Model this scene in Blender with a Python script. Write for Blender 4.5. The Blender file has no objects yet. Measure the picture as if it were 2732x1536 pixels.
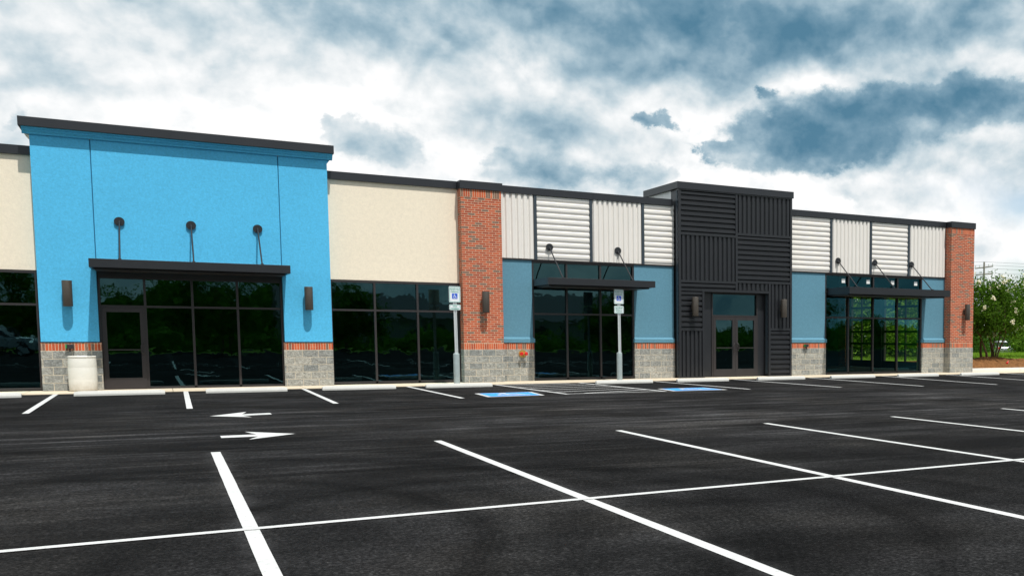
import bpy, bmesh, math, random
from mathutils import Vector, Matrix
random.seed(7)
S = bpy.context.scene
COL = S.collection
R = math.radians

# ------------------------------------------------------------------ helpers
class MB:
    """collects faces, then links them as ONE mesh object"""
    def __init__(s):
        s.v = []; s.f = []; s.sm = []
    def face(s, pts, smooth=False):
        n = len(s.v); s.v += [tuple(p) for p in pts]
        s.f.append(tuple(range(n, n + len(pts)))); s.sm.append(smooth)
    def idx(s, verts, faces, smooth=False):
        n = len(s.v); s.v += [tuple(p) for p in verts]
        for f in faces:
            s.f.append(tuple(n + i for i in f)); s.sm.append(smooth)
    def box(s, x0, x1, y0, y1, z0, z1):
        v = [(x0,y0,z0),(x1,y0,z0),(x1,y1,z0),(x0,y1,z0),(x0,y0,z1),(x1,y0,z1),(x1,y1,z1),(x0,y1,z1)]
        s.idx(v, [(0,3,2,1),(4,5,6,7),(0,1,5,4),(1,2,6,5),(2,3,7,6),(3,0,4,7)])
        return s
    def extr(s, poly, a, b, axis):
        """prism: poly is a list of 2-D points, extruded from a to b on axis"""
        def P(p, t):
            return {'x': (t, p[0], p[1]), 'y': (p[0], t, p[1]), 'z': (p[0], p[1], t)}[axis]
        n = len(poly)
        v = [P(p, a) for p in poly] + [P(p, b) for p in poly]
        f = [tuple(range(n))[::-1], tuple(range(n, 2*n))] + [(i, (i+1) % n, n+(i+1) % n, n+i) for i in range(n)]
        s.idx(v, f); return s
    def tube(s, pts, rads, n=10, caps=True, smooth=True):
        pts = [Vector(p) for p in pts]; rings = []
        for i, p in enumerate(pts):
            d = (pts[min(i+1, len(pts)-1)] - pts[max(i-1, 0)]).normalized()
            u = d.orthogonal().normalized() if i == 0 else (u - d*u.dot(d)).normalized()
            w = d.cross(u)
            r = rads[i] if hasattr(rads, '__len__') else rads
            rings.append([p + (u*math.cos(2*math.pi*k/n) + w*math.sin(2*math.pi*k/n))*r for k in range(n)])
        v = [q for r_ in rings for q in r_]
        f = [(i*n+k, i*n+(k+1) % n, (i+1)*n+(k+1) % n, (i+1)*n+k) for i in range(len(rings)-1) for k in range(n)]
        s.idx(v, f, smooth)
        if caps:
            s.face(rings[0][::-1]); s.face(rings[-1])
        return s
    def lathe(s, prof, c, n=28, axis='z', smooth=True):
        """prof: (radius, height) list; c centre"""
        v = []
        for r, h in prof:
            for k in range(n):
                a = 2*math.pi*k/n
                q = (r*math.cos(a), r*math.sin(a), h)
                if axis == 'y': q = (q[0], q[2], q[1])
                if axis == 'x': q = (q[2], q[0], q[1])
                v.append((c[0]+q[0], c[1]+q[1], c[2]+q[2]))
        m = len(prof)
        f = [(i*n+k, i*n+(k+1) % n, (i+1)*n+(k+1) % n, (i+1)*n+k) for i in range(m-1) for k in range(n)]
        s.idx(v, f, smooth)
        s.face([v[k] for k in range(n)][::-1]); s.face([v[(m-1)*n+k] for k in range(n)])
        return s
    def build(s, name, mat, parent=None, bevel=0, recalc=True):
        me = bpy.data.meshes.new(name); me.from_pydata(s.v, [], s.f)
        for p, k in zip(me.polygons, s.sm): p.use_smooth = k
        if recalc:
            bm = bmesh.new(); bm.from_mesh(me); bmesh.ops.recalc_face_normals(bm, faces=bm.faces); bm.to_mesh(me); bm.free()
        me.materials.append(mat)
        o = bpy.data.objects.new(name, me); COL.objects.link(o)
        if parent: o.parent = parent
        if bevel:
            b = o.modifiers.new('bevel', 'BEVEL'); b.width = bevel; b.segments = 2; b.limit_method = 'ANGLE'
        return o

def tag(o, label=None, cat=None, group=None, kind=None):
    if label: o['label'] = label
    if cat: o['category'] = cat
    if group: o['group'] = group
    if kind: o['kind'] = kind
    return o
def thing(name, label, cat, loc=(0,0,0), rz=0, group=None):
    o = bpy.data.objects.new(name, None); COL.objects.link(o)
    o.location = loc; o.rotation_euler = (0, 0, rz)
    o.empty_display_size = .2
    return tag(o, label, cat, group)
def copy_tree(o, parent=None):
    c = o.copy(); COL.objects.link(c); c.parent = parent
    for ch in list(o.children): copy_tree(ch, c)
    return c

# ------------------------------------------------------------------ materials
def new_mat(name):
    m = bpy.data.materials.new(name); m.use_nodes = True
    nt = m.node_tree; nt.nodes.clear()
    return m, nt
class NT:
    def __init__(s, nt): s.nt = nt
    def n(s, t, **kw):
        nd = s.nt.nodes.new(t)
        for k, v in kw.items(): setattr(nd, k, v)
        return nd
    def put(s, sock, val):
        if isinstance(val, bpy.types.NodeSocket): s.nt.links.new(val, sock)
        elif val is not None:
            if hasattr(sock.default_value, '__len__') and not hasattr(val, '__len__'): val = (val,)*len(sock.default_value)
            if hasattr(val, '__len__') and len(val) == 3 and len(sock.default_value) == 4: val = (*val, 1)
            sock.default_value = val
    def math(s, op, a, b=None, c=None, clamp=False):
        nd = s.n('ShaderNodeMath', operation=op, use_clamp=clamp)
        s.put(nd.inputs[0], a)
        if b is not None: s.put(nd.inputs[1], b)
        if c is not None: s.put(nd.inputs[2], c)
        return nd.outputs[0]
    def vmath(s, op, a, b=None):
        nd = s.n('ShaderNodeVectorMath', operation=op); s.put(nd.inputs[0], a)
        if b is not None: s.put(nd.inputs[1], b)
        return nd.outputs[0]
    def noise(s, vec, scale, detail=4, rough=.55, dist=0, color=False):
        nd = s.n('ShaderNodeTexNoise'); s.put(nd.inputs['Vector'], vec)
        nd.inputs['Scale'].default_value = scale; nd.inputs['Detail'].default_value = detail
        nd.inputs['Roughness'].default_value = rough; nd.inputs['Distortion'].default_value = dist
        return nd.outputs['Color' if color else 'Fac']
    def ramp(s, fac, stops, interp='LINEAR'):
        nd = s.n('ShaderNodeValToRGB'); s.put(nd.inputs[0], fac); cr = nd.color_ramp; cr.interpolation = interp
        while len(cr.elements) < len(stops): cr.elements.new(.5)
        for e, (p, c) in zip(cr.elements, stops):
            e.position = p; e.color = (c, c, c, 1) if not hasattr(c, '__len__') else (*c, 1)
        return nd.outputs[0]
    def mix(s, fac, a, b, mode='MIX'):
        nd = s.n('ShaderNodeMix', data_type='RGBA', blend_type=mode)
        s.put(nd.inputs[0], fac); s.put(nd.inputs[6], a); s.put(nd.inputs[7], b)
        return nd.outputs[2]
    def xyz(s, vec):
        nd = s.n('ShaderNodeSeparateXYZ'); s.put(nd.inputs[0], vec); return nd.outputs
    def comb(s, x, y, z=0.0):
        nd = s.n('ShaderNodeCombineXYZ')
        for i, v in enumerate((x, y, z)): s.put(nd.inputs[i], v)
        return nd.outputs[0]
    def obj(s): return s.n('ShaderNodeTexCoord').outputs['Object']
    def world(s): return s.n('ShaderNodeNewGeometry').outputs['Position']
    def bump(s, h, strength=.3, dist=.01):
        nd = s.n('ShaderNodeBump'); s.put(nd.inputs['Height'], h)
        nd.inputs['Strength'].default_value = strength; nd.inputs['Distance'].default_value = dist
        return nd.outputs[0]
    def princ(s, col, rough=.6, metal=0, normal=None, spec=.5):
        p = s.n('ShaderNodeBsdfPrincipled')
        s.put(p.inputs['Base Color'], col); s.put(p.inputs['Roughness'], rough)
        p.inputs['Metallic'].default_value = metal; p.inputs['Specular IOR Level'].default_value = spec
        if normal is not None: s.put(p.inputs['Normal'], normal)
        o = s.n('ShaderNodeOutputMaterial'); s.nt.links.new(p.outputs[0], o.inputs[0])
        return p
    def scale(s, vec, v): return s.vmath('MULTIPLY', vec, v)

def plain(name, col, rough=.55, metal=0, var=.12, nscale=3, bump=0, bscale=60, spec=.5):
    m, nt = new_mat(name); t = NT(nt); w = t.world()
    f = t.noise(w, nscale, 5, .6)
    k = t.math('MULTIPLY_ADD', f, 2*var, 1-var)
    c = t.vmath('MULTIPLY', t.comb(k, k, k), col)
    r = t.math('MULTIPLY_ADD', f, .2, rough-.1)
    nrm = t.bump(t.noise(w, bscale, 3), bump, .01) if bump else None
    t.princ(c, r, metal, nrm, spec); return m

def stucco(name, col, grain=.16, stain=.05):
    m, nt = new_mat(name); t = NT(nt); w = t.world()
    big = t.noise(w, .55, 3, .5); mid = t.noise(w, 9, 3, .6); fine = t.noise(w, 19, 3, .8)
    k = t.math('ADD', t.math('MULTIPLY_ADD', big, 2*stain, 1-stain), t.math('MULTIPLY_ADD', fine, 3*grain, -1.5*grain))
    k = t.math('ADD', k, t.math('MULTIPLY_ADD', mid, .2, -.10))
    c = t.vmath('MULTIPLY', t.comb(k, k, k), col)
    h = t.math('ADD', t.noise(w, 26, 4, .8), t.math('MULTIPLY', mid, .4))
    t.princ(c, .9, 0, t.bump(h, .55, .008), .25); return m

def wallvec(t, plusz=0):
    x, y, z = t.xyz(t.world())
    return t.comb(t.math('ADD', x, y), t.math('ADD', z, plusz), 0.0)

def brick(name, bw, rh, ms, c1, c2, mort, offset=.5, dark=.12, zoff=0.0, bumpd=.006):
    m, nt = new_mat(name); t = NT(nt); v = wallvec(t, zoff)
    wob = t.scale(t.vmath('SUBTRACT', t.noise(v, 9, 2, color=True), (.5,.5,.5)), (.008, .008, 0))
    v = t.vmath('ADD', v, wob)
    b = t.n('ShaderNodeTexBrick', offset=offset, offset_frequency=2, squash=1)
    t.put(b.inputs['Vector'], v)
    b.inputs['Scale'].default_value = 1; b.inputs['Mortar Size'].default_value = ms; b.inputs['Mortar Smooth'].default_value = .15
    b.inputs['Brick Width'].default_value = bw; b.inputs['Row Height'].default_value = rh; b.inputs['Bias'].default_value = -.1
    b.inputs['Color1'].default_value = (0,0,0,1); b.inputs['Color2'].default_value = (1,1,1,1); b.inputs['Mortar'].default_value = (.5,.5,.5,1)
    rnd = t.ramp(b.outputs['Color'], [(0, (.20,.12,.09)), (dark, (.26,.12,.075)), (dark+.04, c1), (.55, c2), (.9, tuple(x*1.15 for x in c2)), (1, (.38,.13,.05))])
    fine = t.noise(t.world(), 30, 4, .65)
    k = t.math('MULTIPLY_ADD', fine, .5, .74); rnd = t.vmath('MULTIPLY', rnd, t.comb(k, k, k))
    smear = t.math('MULTIPLY', t.ramp(t.noise(t.world(), 6, 5, .7), [(.60, 0.0), (.78, .45)]), 1.0)
    rnd = t.mix(smear, rnd, mort)
    c = t.mix(b.outputs['Fac'], rnd, mort)
    h = t.math('ADD', t.math('MULTIPLY', b.outputs['Fac'], -1.0), t.math('MULTIPLY', fine, .5))
    t.princ(c, .88, 0, t.bump(h, .6, bumpd), .25); return m

def block_mat(name):
    m, nt = new_mat(name); t = NT(nt); v = wallvec(t, 0.006)
    b = t.n('ShaderNodeTexBrick', offset=.5, offset_frequency=2)
    t.put(b.inputs['Vector'], v)
    b.inputs['Scale'].default_value = 1; b.inputs['Mortar Size'].default_value = .0105; b.inputs['Mortar Smooth'].default_value = .1
    b.inputs['Brick Width'].default_value = .406; b.inputs['Row Height'].default_value = .2032; b.inputs['Bias'].default_value = 0
    b.inputs['Color1'].default_value = (0,0,0,1); b.inputs['Color2'].default_value = (1,1,1,1); b.inputs['Mortar'].default_value = (.5,.5,.5,1)
    base = t.ramp(b.outputs['Color'], [(0, (.27,.285,.28)), (.5, (.375,.375,.35)), (1, (.46,.45,.405))])
    w = t.world()
    rough = t.noise(t.vmath('ADD', w, t.scale(t.noise(w, 5, 2, color=True), (.3,.3,.3))), 13, 6, .72)
    k = t.ramp(rough, [(.28, .45), (.5, 1.0), (.72, 1.5)]); base = t.vmath('MULTIPLY', base, t.comb(k, k, k))
    green = t.ramp(t.noise(w, 1.4, 3), [(.4, 0.0), (.8, .35)])
    base = t.mix(green, base, (.27,.31,.29))
    spots = t.ramp(t.noise(w, 55, 2), [(.68, 0.0), (.74, .6)]); base = t.mix(spots, base, (.55,.52,.46))
    c = t.mix(b.outputs['Fac'], base, (.63,.575,.475))
    h = t.math('SUBTRACT', t.math('MULTIPLY', rough, 1.6), b.outputs['Fac'])
    t.princ(c, .93, 0, t.bump(h, .95, .05), .2); return m

def asphalt():
    m, nt = new_mat('asphalt'); t = NT(nt); w = t.world(); x, y, z = t.xyz(w)
    flat = t.comb(x, y, 0.0)
    big = t.noise(flat, .16, 4, .6); mid = t.noise(flat, 1.1, 4, .6); gr = t.noise(flat, 34, 3, .75)
    vor = t.n('ShaderNodeTexVoronoi'); t.put(vor.inputs['Vector'], flat); vor.inputs['Scale'].default_value = 75
    k = t.ramp(big, [(.3, .62), (.5, 1.0), (.68, 1.9)])
    k = t.math('MULTIPLY', k, t.math('MULTIPLY_ADD', mid, .9, .55))
    k = t.math('MULTIPLY', k, t.ramp(gr, [(.30, .25), (.5, .85), (.68, 2.4)]))
    gr2 = t.noise(flat, 13, 3, .8)
    k = t.math('MULTIPLY', k, t.ramp(gr2, [(.32, .55), (.5, .95), (.68, 1.6)]))
    # dusty, scuffed patches
    sc = t.noise(t.comb(t.math('MULTIPLY', x, .62), t.math('MULTIPLY_ADD', x, .1, y), 0.0), .75, 5, .62, .4)
    k = t.math('MULTIPLY', k, t.ramp(sc, [(.32, .5), (.46, 1.0), (.60, 1.55), (.76, 2.3)]))
    # drive-aisle tracks, run along x
    trk = t.noise(t.comb(t.math('MULTIPLY', x, .11), t.math('MULTIPLY_ADD', x, .06, t.math('MULTIPLY', y, 1.9)), 0.0), 1.6, 6, .72, .3)
    band = t.math('MULTIPLY', t.math('SUBTRACT', 1.15, t.math('ABSOLUTE', t.math('DIVIDE', t.math('ADD', y, 13.0), 10.5)), clamp=True), t.ramp(t.noise(flat, .22, 3), [(.33, .25), (.6, 1.0)]))
    light = t.math('MULTIPLY', t.ramp(trk, [(.50, 0.0), (.72, 1.0)]), band)
    k = t.math('MULTIPLY', k, t.math('MULTIPLY_ADD', light, 5.5, 1.0))
    dk = t.math('MULTIPLY', t.ramp(trk, [(.26, 1.0), (.45, 0.0)]), band)
    k = t.math('MULTIPLY', k, t.math('MULTIPLY_ADD', dk, -.5, 1.0))
    # curved tyre marks turning into the front stalls
    for cx, cy, r, wd, st in ((-2.2,-23.6,4.3,.17,.6),(-2.2,-23.6,5.95,.2,.5),(1.1,-24.4,4.2,.17,.55),(3.2,-24.9,3.6,.16,.5),(-2.6,-23.2,6.9,.3,.55),(-2.2,-23.6,4.95,.3,.4)):
        dx = t.math('SUBTRACT', x, cx); dy = t.math('SUBTRACT', y, cy)
        d = t.math('SQRT', t.math('ADD', t.math('MULTIPLY', dx, dx), t.math('MULTIPLY', dy, dy)))
        g = t.math('DIVIDE', t.math('SUBTRACT', d, r), wd)
        g = t.math('POWER', math.e, t.math('MULTIPLY', t.math('MULTIPLY', g, g), -1.0))
        tread = t.math('MULTIPLY_ADD', t.math('SINE', t.math('MULTIPLY', d, 80.0)), .13, .85)
        brk = t.ramp(t.noise(flat, .7, 3), [(.3, 0.2), (.45, 1.0)])
        k = t.math('MULTIPLY', k, t.math('SUBTRACT', 1.0, t.math('MULTIPLY', t.math('MULTIPLY', g, tread), t.math('MULTIPLY', brk, st))))
    # overspray beside the near stall lines
    ov = None
    near = t.math('LESS_THAN', y, -17.35)
    for lx in (.52, 3.22, 5.98, 8.67):
        d = t.math('DIVIDE', t.math('SUBTRACT', x, lx), .115); e = t.math('MULTIPLY', t.math('POWER', math.e, t.math('MULTIPLY', t.math('MULTIPLY', d, d), -1.0)), near)
        ov = e if ov is None else t.math('ADD', ov, e)
    d = t.math('DIVIDE', t.math('SUBTRACT', t.math('MULTIPLY_ADD', x, -.02167, y), -23.417), .1)
    ov = t.math('ADD', ov, t.math('MULTIPLY', t.math('POWER', math.e, t.math('MULTIPLY', t.math('MULTIPLY', d, d), -1.0)), .7))
    ov = t.math('MULTIPLY', ov, t.ramp(t.noise(flat, 2.6, 4, .7), [(.36, .0), (.7, 1.0)]))
    k = t.math('MULTIPLY_ADD', ov, 3.2, k)
    col = t.vmath('MULTIPLY', t.comb(k, k, k), (.0100, .0099, .0103))
    warm = t.ramp(t.noise(flat, .5, 3), [(.45, 0.0), (.75, .6)])
    col = t.mix(warm, col, t.vmath('MULTIPLY', col, (1.12, 1.03, .88)))
    spk = t.math('MULTIPLY', t.ramp(vor.outputs['Distance'], [(0.0, 1.0), (.16, 0.0)]), t.ramp(t.noise(flat, 9, 2), [(.45, .0), (.7, .5)]))
    col = t.mix(spk, col, (.075, .073, .068))
    h = t.math('ADD', t.noise(flat, 90, 3, .7), t.math('MULTIPLY', vor.outputs['Distance'], .6))
    t.princ(col, .95, 0, t.bump(h, .7, .012), .06); return m

def paint():
    m, nt = new_mat('road_paint'); t = NT(nt); w = t.world()
    f = t.noise(w, 2.2, 6, .75); s = t.ramp(t.noise(w, 30, 4, .75), [(.54, 0.0), (.66, .6)])
    c = t.mix(f, (.42,.43,.435), (.66,.66,.655)); c = t.mix(s, c, (.27,.27,.27))
    t.princ(c, .8, 0, t.bump(t.noise(w, 90, 2), .4, .006), .3); return m

def glass(name, tint, refl, base):
    m, nt = new_mat(name); t = NT(nt)
    tr = t.n('ShaderNodeBsdfTransparent'); t.put(tr.inputs[0], tint)
    gl = t.n('ShaderNodeBsdfGlossy'); t.put(gl.inputs[0], refl); gl.inputs['Roughness'].default_value = .014
    nz = t.noise(t.world(), 1.3, 3, .5); t.put(gl.inputs['Normal'], t.bump(nz, .10, .02))
    fr = t.n('ShaderNodeFresnel'); fr.inputs[0].default_value = 1.5
    fac = t.math('ADD', t.math('MULTIPLY', fr.outputs[0], 1.2), base, clamp=True)
    mx = t.n('ShaderNodeMixShader'); t.put(mx.inputs[0], fac)
    nt.links.new(tr.outputs[0], mx.inputs[1]); nt.links.new(gl.outputs[0], mx.inputs[2])
    o = t.n('ShaderNodeOutputMaterial'); nt.links.new(mx.outputs[0], o.inputs[0])
    return m

def leaf_mat(name, c1, c2, trans=.35):
    m, nt = new_mat(name); t = NT(nt)
    g = t.n('ShaderNodeNewGeometry')
    f = t.math('ADD', t.math('MULTIPLY', g.outputs['Random Per Island'], .7), t.math('MULTIPLY', t.noise(g.outputs['Position'], 1.1, 3), .5))
    c = t.mix(f, c1, c2)
    d = t.n('ShaderNodeBsdfDiffuse'); t.put(d.inputs[0], c)
    tl = t.n('ShaderNodeBsdfTranslucent'); t.put(tl.inputs[0], t.vmath('MULTIPLY', c, (1.1, 1.25, .6)))
    mx = t.n('ShaderNodeMixShader'); mx.inputs[0].default_value = trans
    nt.links.new(d.outputs[0], mx.inputs[1]); nt.links.new(tl.outputs[0], mx.inputs[2])
    o = t.n('ShaderNodeOutputMaterial'); nt.links.new(mx.outputs[0], o.inputs[0]); return m

def terrain_mat():
    m, nt = new_mat('grass_ground'); t = NT(nt); w = t.world()
    f = t.noise(w, .6, 4, .6); g = t.noise(w, 14, 3, .7)
    c = t.mix(f, (.10,.19,.02), (.19,.30,.035)); k = t.math('MULTIPLY_ADD', g, .9, .55)
    t.princ(t.vmath('MULTIPLY', c, t.comb(k,k,k)), .95, 0, t.bump(g, .6, .05), .1); return m

def mulch_mat():
    m, nt = new_mat('bark_mulch'); t = NT(nt); w = t.world()
    f = t.noise(w, 5, 5, .75); g = t.noise(t.scale(w, (1, 2.2, 1)), 16, 4, .8)
    c = t.ramp(f, [(.3, (.10,.045,.018)), (.55, (.26,.12,.045)), (.75, (.42,.21,.085))])
    k = t.math('MULTIPLY_ADD', g, 1.5, .25)
    t.princ(t.vmath('MULTIPLY', c, t.comb(k,k,k)), .95, 0, t.bump(g, 1, .06), .1); return m

def concrete(name, c1, c2):
    m, nt = new_mat(name); t = NT(nt); w = t.world()
    f = t.noise(w, 1.7, 6, .7); g = t.noise(w, 45, 3, .7)
    c = t.mix(f, c1, c2); k = t.math('MULTIPLY_ADD', g, .35, .82)
    st = t.ramp(t.noise(w, 4, 5, .8), [(.6, 0.0), (.78, .3)])
    c = t.mix(st, c, tuple(x*.5 for x in c1))
    t.princ(t.vmath('MULTIPLY', c, t.comb(k,k,k)), .9, 0, t.bump(g, .4, .006), .25); return m

M = {}
M['blue'] = stucco('blue_stucco', (.088, .465, .765), .20, .09)
M['beige'] = stucco('beige_stucco', (.84, .745, .60), .08, .035)
M['slate'] = stucco('slate_blue_stucco', (.112, .262, .355), .20, .06)
M['joint'] = plain('control_joint', (.01, .16, .30), .8)
M['brick'] = brick('red_brick', .205, .0677, .0063, (.34,.066,.034), (.46,.098,.043), (.60,.47,.34), .5, .03)
M['soldier'] = brick('soldier_brick', .0677, .26, .0055, (.40,.075,.035), (.54,.115,.045), (.66,.52,.37), 0, .06, .1)
M['block'] = block_mat('split_face_block')
M['black'] = plain('charcoal_metal', (.0155,.0168,.0205), .36, 0, .14, 2.5, .05, 20)
M['coping'] = plain('black_coping', (.0185,.0205,.026), .38, 0, .14, 1.5, .06, 3)
M['white'] = plain('white_metal', (.77,.735,.695), .45, 0, .04, 1.2)
M['whitewall'] = stucco('white_stucco', (.88,.88,.87), .04, .03)
M['frame'] = plain('bronze_frame', (.026,.022,.023), .45, 0, .15, 4)
M['bronze'] = plain('bronze_paint', (.060,.050,.041), .42, 0, .18, 6)
M['trim'] = plain('dark_trim', (.03,.045,.06), .5, 0, .1, 3)
M['glass'] = glass('tinted_glass', (.10,.13,.12), (.36,.80,.86), .03)
M['clear'] = glass('clear_glass', (.56,.66,.46), (.16,.60,.72), .025)
M['dark'] = plain('dark_interior', (.025,.025,.026), .8)
M['room'] = plain('room_wall', (.035,.035,.033), .8)
M['floor'] = plain('shop_floor', (.02,.021,.019), .7)
M['asphalt'] = asphalt(); M['paint'] = paint()
M['bluepaint'] = plain('blue_road_paint', (.03,.30,.80), .7, 0, .15, 9)
M['walk'] = concrete('walk_concrete', (.55,.46,.345), (.66,.57,.44))
M['stop'] = concrete('wheel_stop_concrete', (.50,.50,.475), (.64,.635,.61))
M['curb'] = concrete('curb_concrete', (.68,.66,.61), (.78,.76,.71))
M['terrain'] = terrain_mat(); M['mulch'] = mulch_mat()
M['galv'] = plain('galvanised_steel', (.55,.58,.59), .42, .15, .15, 14)
M['sleeve'] = plain('grey_bollard_paint', (.30,.36,.37), .55, 0, .2, 9)
M['signwhite'] = plain('sign_white', (.80,.82,.85), .35, 0, .03)
M['signgreen'] = plain('sign_green', (.02,.34,.24), .4, 0, .05)
M['signblue'] = plain('sign_blue', (.012,.10,.62), .4, 0, .05)
M['barrel'] = None
def barrel_mat():
    m, nt = new_mat('worn_plastic'); t = NT(nt); w = t.world()
    c = t.mix(t.noise(w, 2.5, 5, .7), (.70,.68,.61), (.82,.81,.76))
    scr = t.ramp(t.noise(t.scale(w, (2.5, 2.5, 14)), 3, 6, .8), [(.60, 0.0), (.70, .55)])
    c = t.mix(scr, c, (.40,.36,.29))
    z = t.xyz(w)[2]; dirt = t.math('MULTIPLY', t.math('SUBTRACT', 1.0, t.math('MULTIPLY', z, 3.0), clamp=True), t.noise(w, 9, 4, .7))
    c = t.mix(dirt, c, (.33,.27,.2))
    t.princ(c, .5, 0, t.bump(t.noise(w, 12, 3), .15, .01), .4); return m
M['barrel'] = barrel_mat()
M['brass'] = plain('brass', (.62,.40,.11), .35, .7, .2, 20)
M['red'] = plain('red_enamel', (.70,.02,.015), .4, 0, .1)
M['greenlens'] = plain('green_lens', (.02,.22,.05), .3)
M['bark'] = plain('bark', (.17,.105,.065), .9, 0, .35, 7, .6, 25)
M['barkdark'] = plain('dark_bark', (.07,.05,.035), .9, 0, .35, 7, .6, 25)
M['leaf1'] = leaf_mat('myrtle_leaf', (.016,.056,.007), (.10,.19,.021))
M['leaf4'] = leaf_mat('wood_leaf', (.03,.10,.015), (.12,.24,.035))
M['leaf2'] = leaf_mat('dark_leaf', (.018,.055,.010), (.060,.125,.020))
M['leaf3'] = leaf_mat('bright_leaf', (.05,.12,.012), (.16,.27,.04))
M['flower'] = leaf_mat('cream_flower', (.66,.58,.40), (.86,.80,.66), .25)
M['grass'] = leaf_mat('grass_blade', (.11,.20,.02), (.24,.36,.05))
M['wood'] = plain('weathered_pole', (.20,.18,.16), .9, 0, .2, 5)
M['wire'] = plain('cable', (.10,.11,.12), .6)
M['carpaint'] = plain('silver_paint', (.42,.44,.47), .28, .6, .03, 1)
M['carglass'] = plain('car_glass', (.02,.028,.032), .08)
M['tyre'] = plain('rubber', (.015,.015,.015), .8)
M['rim'] = plain('alloy', (.5,.5,.52), .3, .8)
M['siding'] = plain('grey_siding', (.16,.18,.18), .7, 0, .1, 2)
M['shingle'] = plain('roof_shingle', (.10,.10,.11), .9, 0, .25, 6)
M['paper'] = plain('white_paper', (.8,.8,.78), .7)

# ------------------------------------------------------------------ ground
def hgt(x, y):
    if x < 28.5 or y < .2: return -.05
    def sm(a, b, t): t = max(0, min(1, (t-a)/(b-a))); return t*t*(3-2*t)
    h = .08 + .27*sm(.2, 6.5, y) - 1.05*sm(17, 40, y)
    return h
xs = [-1500,-400,-150,-60,-20,0,28.45,28.55]+[28.55+1.3*i for i in range(1,40)]+[90,110,150,220,400,1500]
ys = [-1500,-400,-200,-120,-60,-20,-1,.15,.25]+[.25+.8*i for i in range(1,60)]+[60,80,120,200,400,1500]
g = MB()
vv = [(x, y, hgt(x, y)) for y in ys for x in xs]; nx = len(xs)
g.idx(vv, [(j*nx+i, j*nx+i+1, (j+1)*nx+i+1, (j+1)*nx+i) for j in range(len(ys)-1) for i in range(nx-1)], True)
tag(g.build('ground', M['terrain'], recalc=False), kind='structure')
lot = MB(); lot.face([(-45,-62,-.02),(75,-62,-.02),(75,-1.5,-.02),(-45,-1.5,-.02)])
lot = tag(lot.build('parking_lot', M['asphalt'], recalc=False), kind='structure')
wk = MB()
xx = -12.0
while xx < 44: wk.box(xx, min(xx+3.04, 44), -1.62, .04 if xx+3.04 > 28 else -.05, -.12, 0); xx += 3.05
tag(wk.build('sidewalk', M['walk'], bevel=.006), kind='structure')
kb = MB(); xx = 28.5
while xx < 60: kb.box(xx, xx+2.99, .05, .2, -.1, .13); xx += 3
tag(kb.build('kerb', M['curb'], bevel=.015), kind='structure')

# mulch bed
mu = MB(); nxm, nym = 90, 34; vv = []
for j in range(nym):
    for i in range(nxm):
        x = 28.5 + 26*i/(nxm-1); edge = 4.7 + .5*math.sin(x*.7) + .3*math.sin(x*1.9)
        if 31.5 < x < 37.5: edge += 1.6*math.sin((x-31.5)/6*math.pi)
        y = .21 + (edge-.21)*j/(nym-1)
        e = min(j, nym-1-j, 4)/4
        mound = .10*math.exp(-((x-34.5)**2/1.2 + (y-5.3)**2/1.0))
        vv.append((x, y, hgt(x, y) + .012 + e*(random.uniform(.0, .07)) + mound*e))
mu.idx(vv, [(j*nxm+i, j*nxm+i+1, (j+1)*nxm+i+1, (j+1)*nxm+i) for j in range(nym-1) for i in range(nxm-1)])
tag(mu.build('mulch_bed', M['mulch'], recalc=False), 'rust brown bark mulch between the white kerb and the lawn', 'mulch', kind='stuff')
gr = MB()
for i in range(26000):
    x = random.uniform(29, 58); y = random.uniform(4.6, 19)
    if y < 5.4 + .5*math.sin(x*.7) + (1.6*math.sin((x-31.5)/6*math.pi) if 31.5 < x < 37.5 else 0): continue
    z = hgt(x, y); a = random.uniform(0, 6.28); h = random.uniform(.05, .13); w = .018
    gr.face([(x-w*math.cos(a), y-w*math.sin(a), z), (x+w*math.cos(a), y+w*math.sin(a), z), (x+random.uniform(-.05,.05), y+random.uniform(-.05,.05), z+h)])
tag(gr.build('grass', M['grass'], recalc=False), 'bright green mown grass behind the mulch bed', 'grass', kind='stuff')

# ------------------------------------------------------------------ painted markings (parts of the lot)
def strip(mb, a, b, w, z):
    a = Vector(a); b = Vector(b); d = (b-a).normalized(); n = Vector((-d.y, d.x))*w/2
    n_ = max(2, int((b-a).length/.35)); L = []; Rr = []
    for i in range(n_+1):
        p = a + (b-a)*i/n_
        j1 = random.uniform(-.0012, .0012); j2 = random.uniform(-.0012, .0012)
        L.append((*(p+n*(1+j1/w*2)), z)); Rr.append((*(p-n*(1+j2/w*2)), z))
    mb.idx(L+Rr, [(i, i+1, n_+2+i, n_+1+i) for i in range(n_)])
def stall(a, b, z=-.016, w=.105):
    m = MB(); strip(m, a, b, w, z); return m.build('stall_line', M['paint'], lot, recalc=False)
for a, b in (((-5.0,-1.5),(-4.95,-8.65)),((-2.22,-1.62),(-2.18,-8.65)),((.47,-1.62),(.415,-8.64)),((3.19,-1.66),(3.11,-8.38)),((5.87,-1.63),(5.9,-7.82)),
             ((13.41,-1.9),(13.8,-7.49)),((16.41,-1.75),(16.64,-7.86)),((19.43,-1.75),(19.24,-8.43)),((22.7,-1.7),(21.95,-8.72)),((25.79,-1.72),(24.8,-8.6)),((28.9,-1.7),(27.9,-8.6)),((32,-1.7),(31,-8.6))):
    stall(a, b)
for x0, y0, x1 in ((-2.2,-17.45,-2.2),(.517,-17.43,.525),(3.22,-17.39,3.22),(6.0,-17.2,5.96),(8.66,-17.22,8.69),(11.44,-17.14,11.56),(14.72,-16.6,14.66),(17.5,-16.6,17.5),(20.3,-16.6,20.3)):
    stall((x0, y0), (x1, -29.2))
stall((-14, -23.72), (40, -22.55), -.012, .1)

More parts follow.
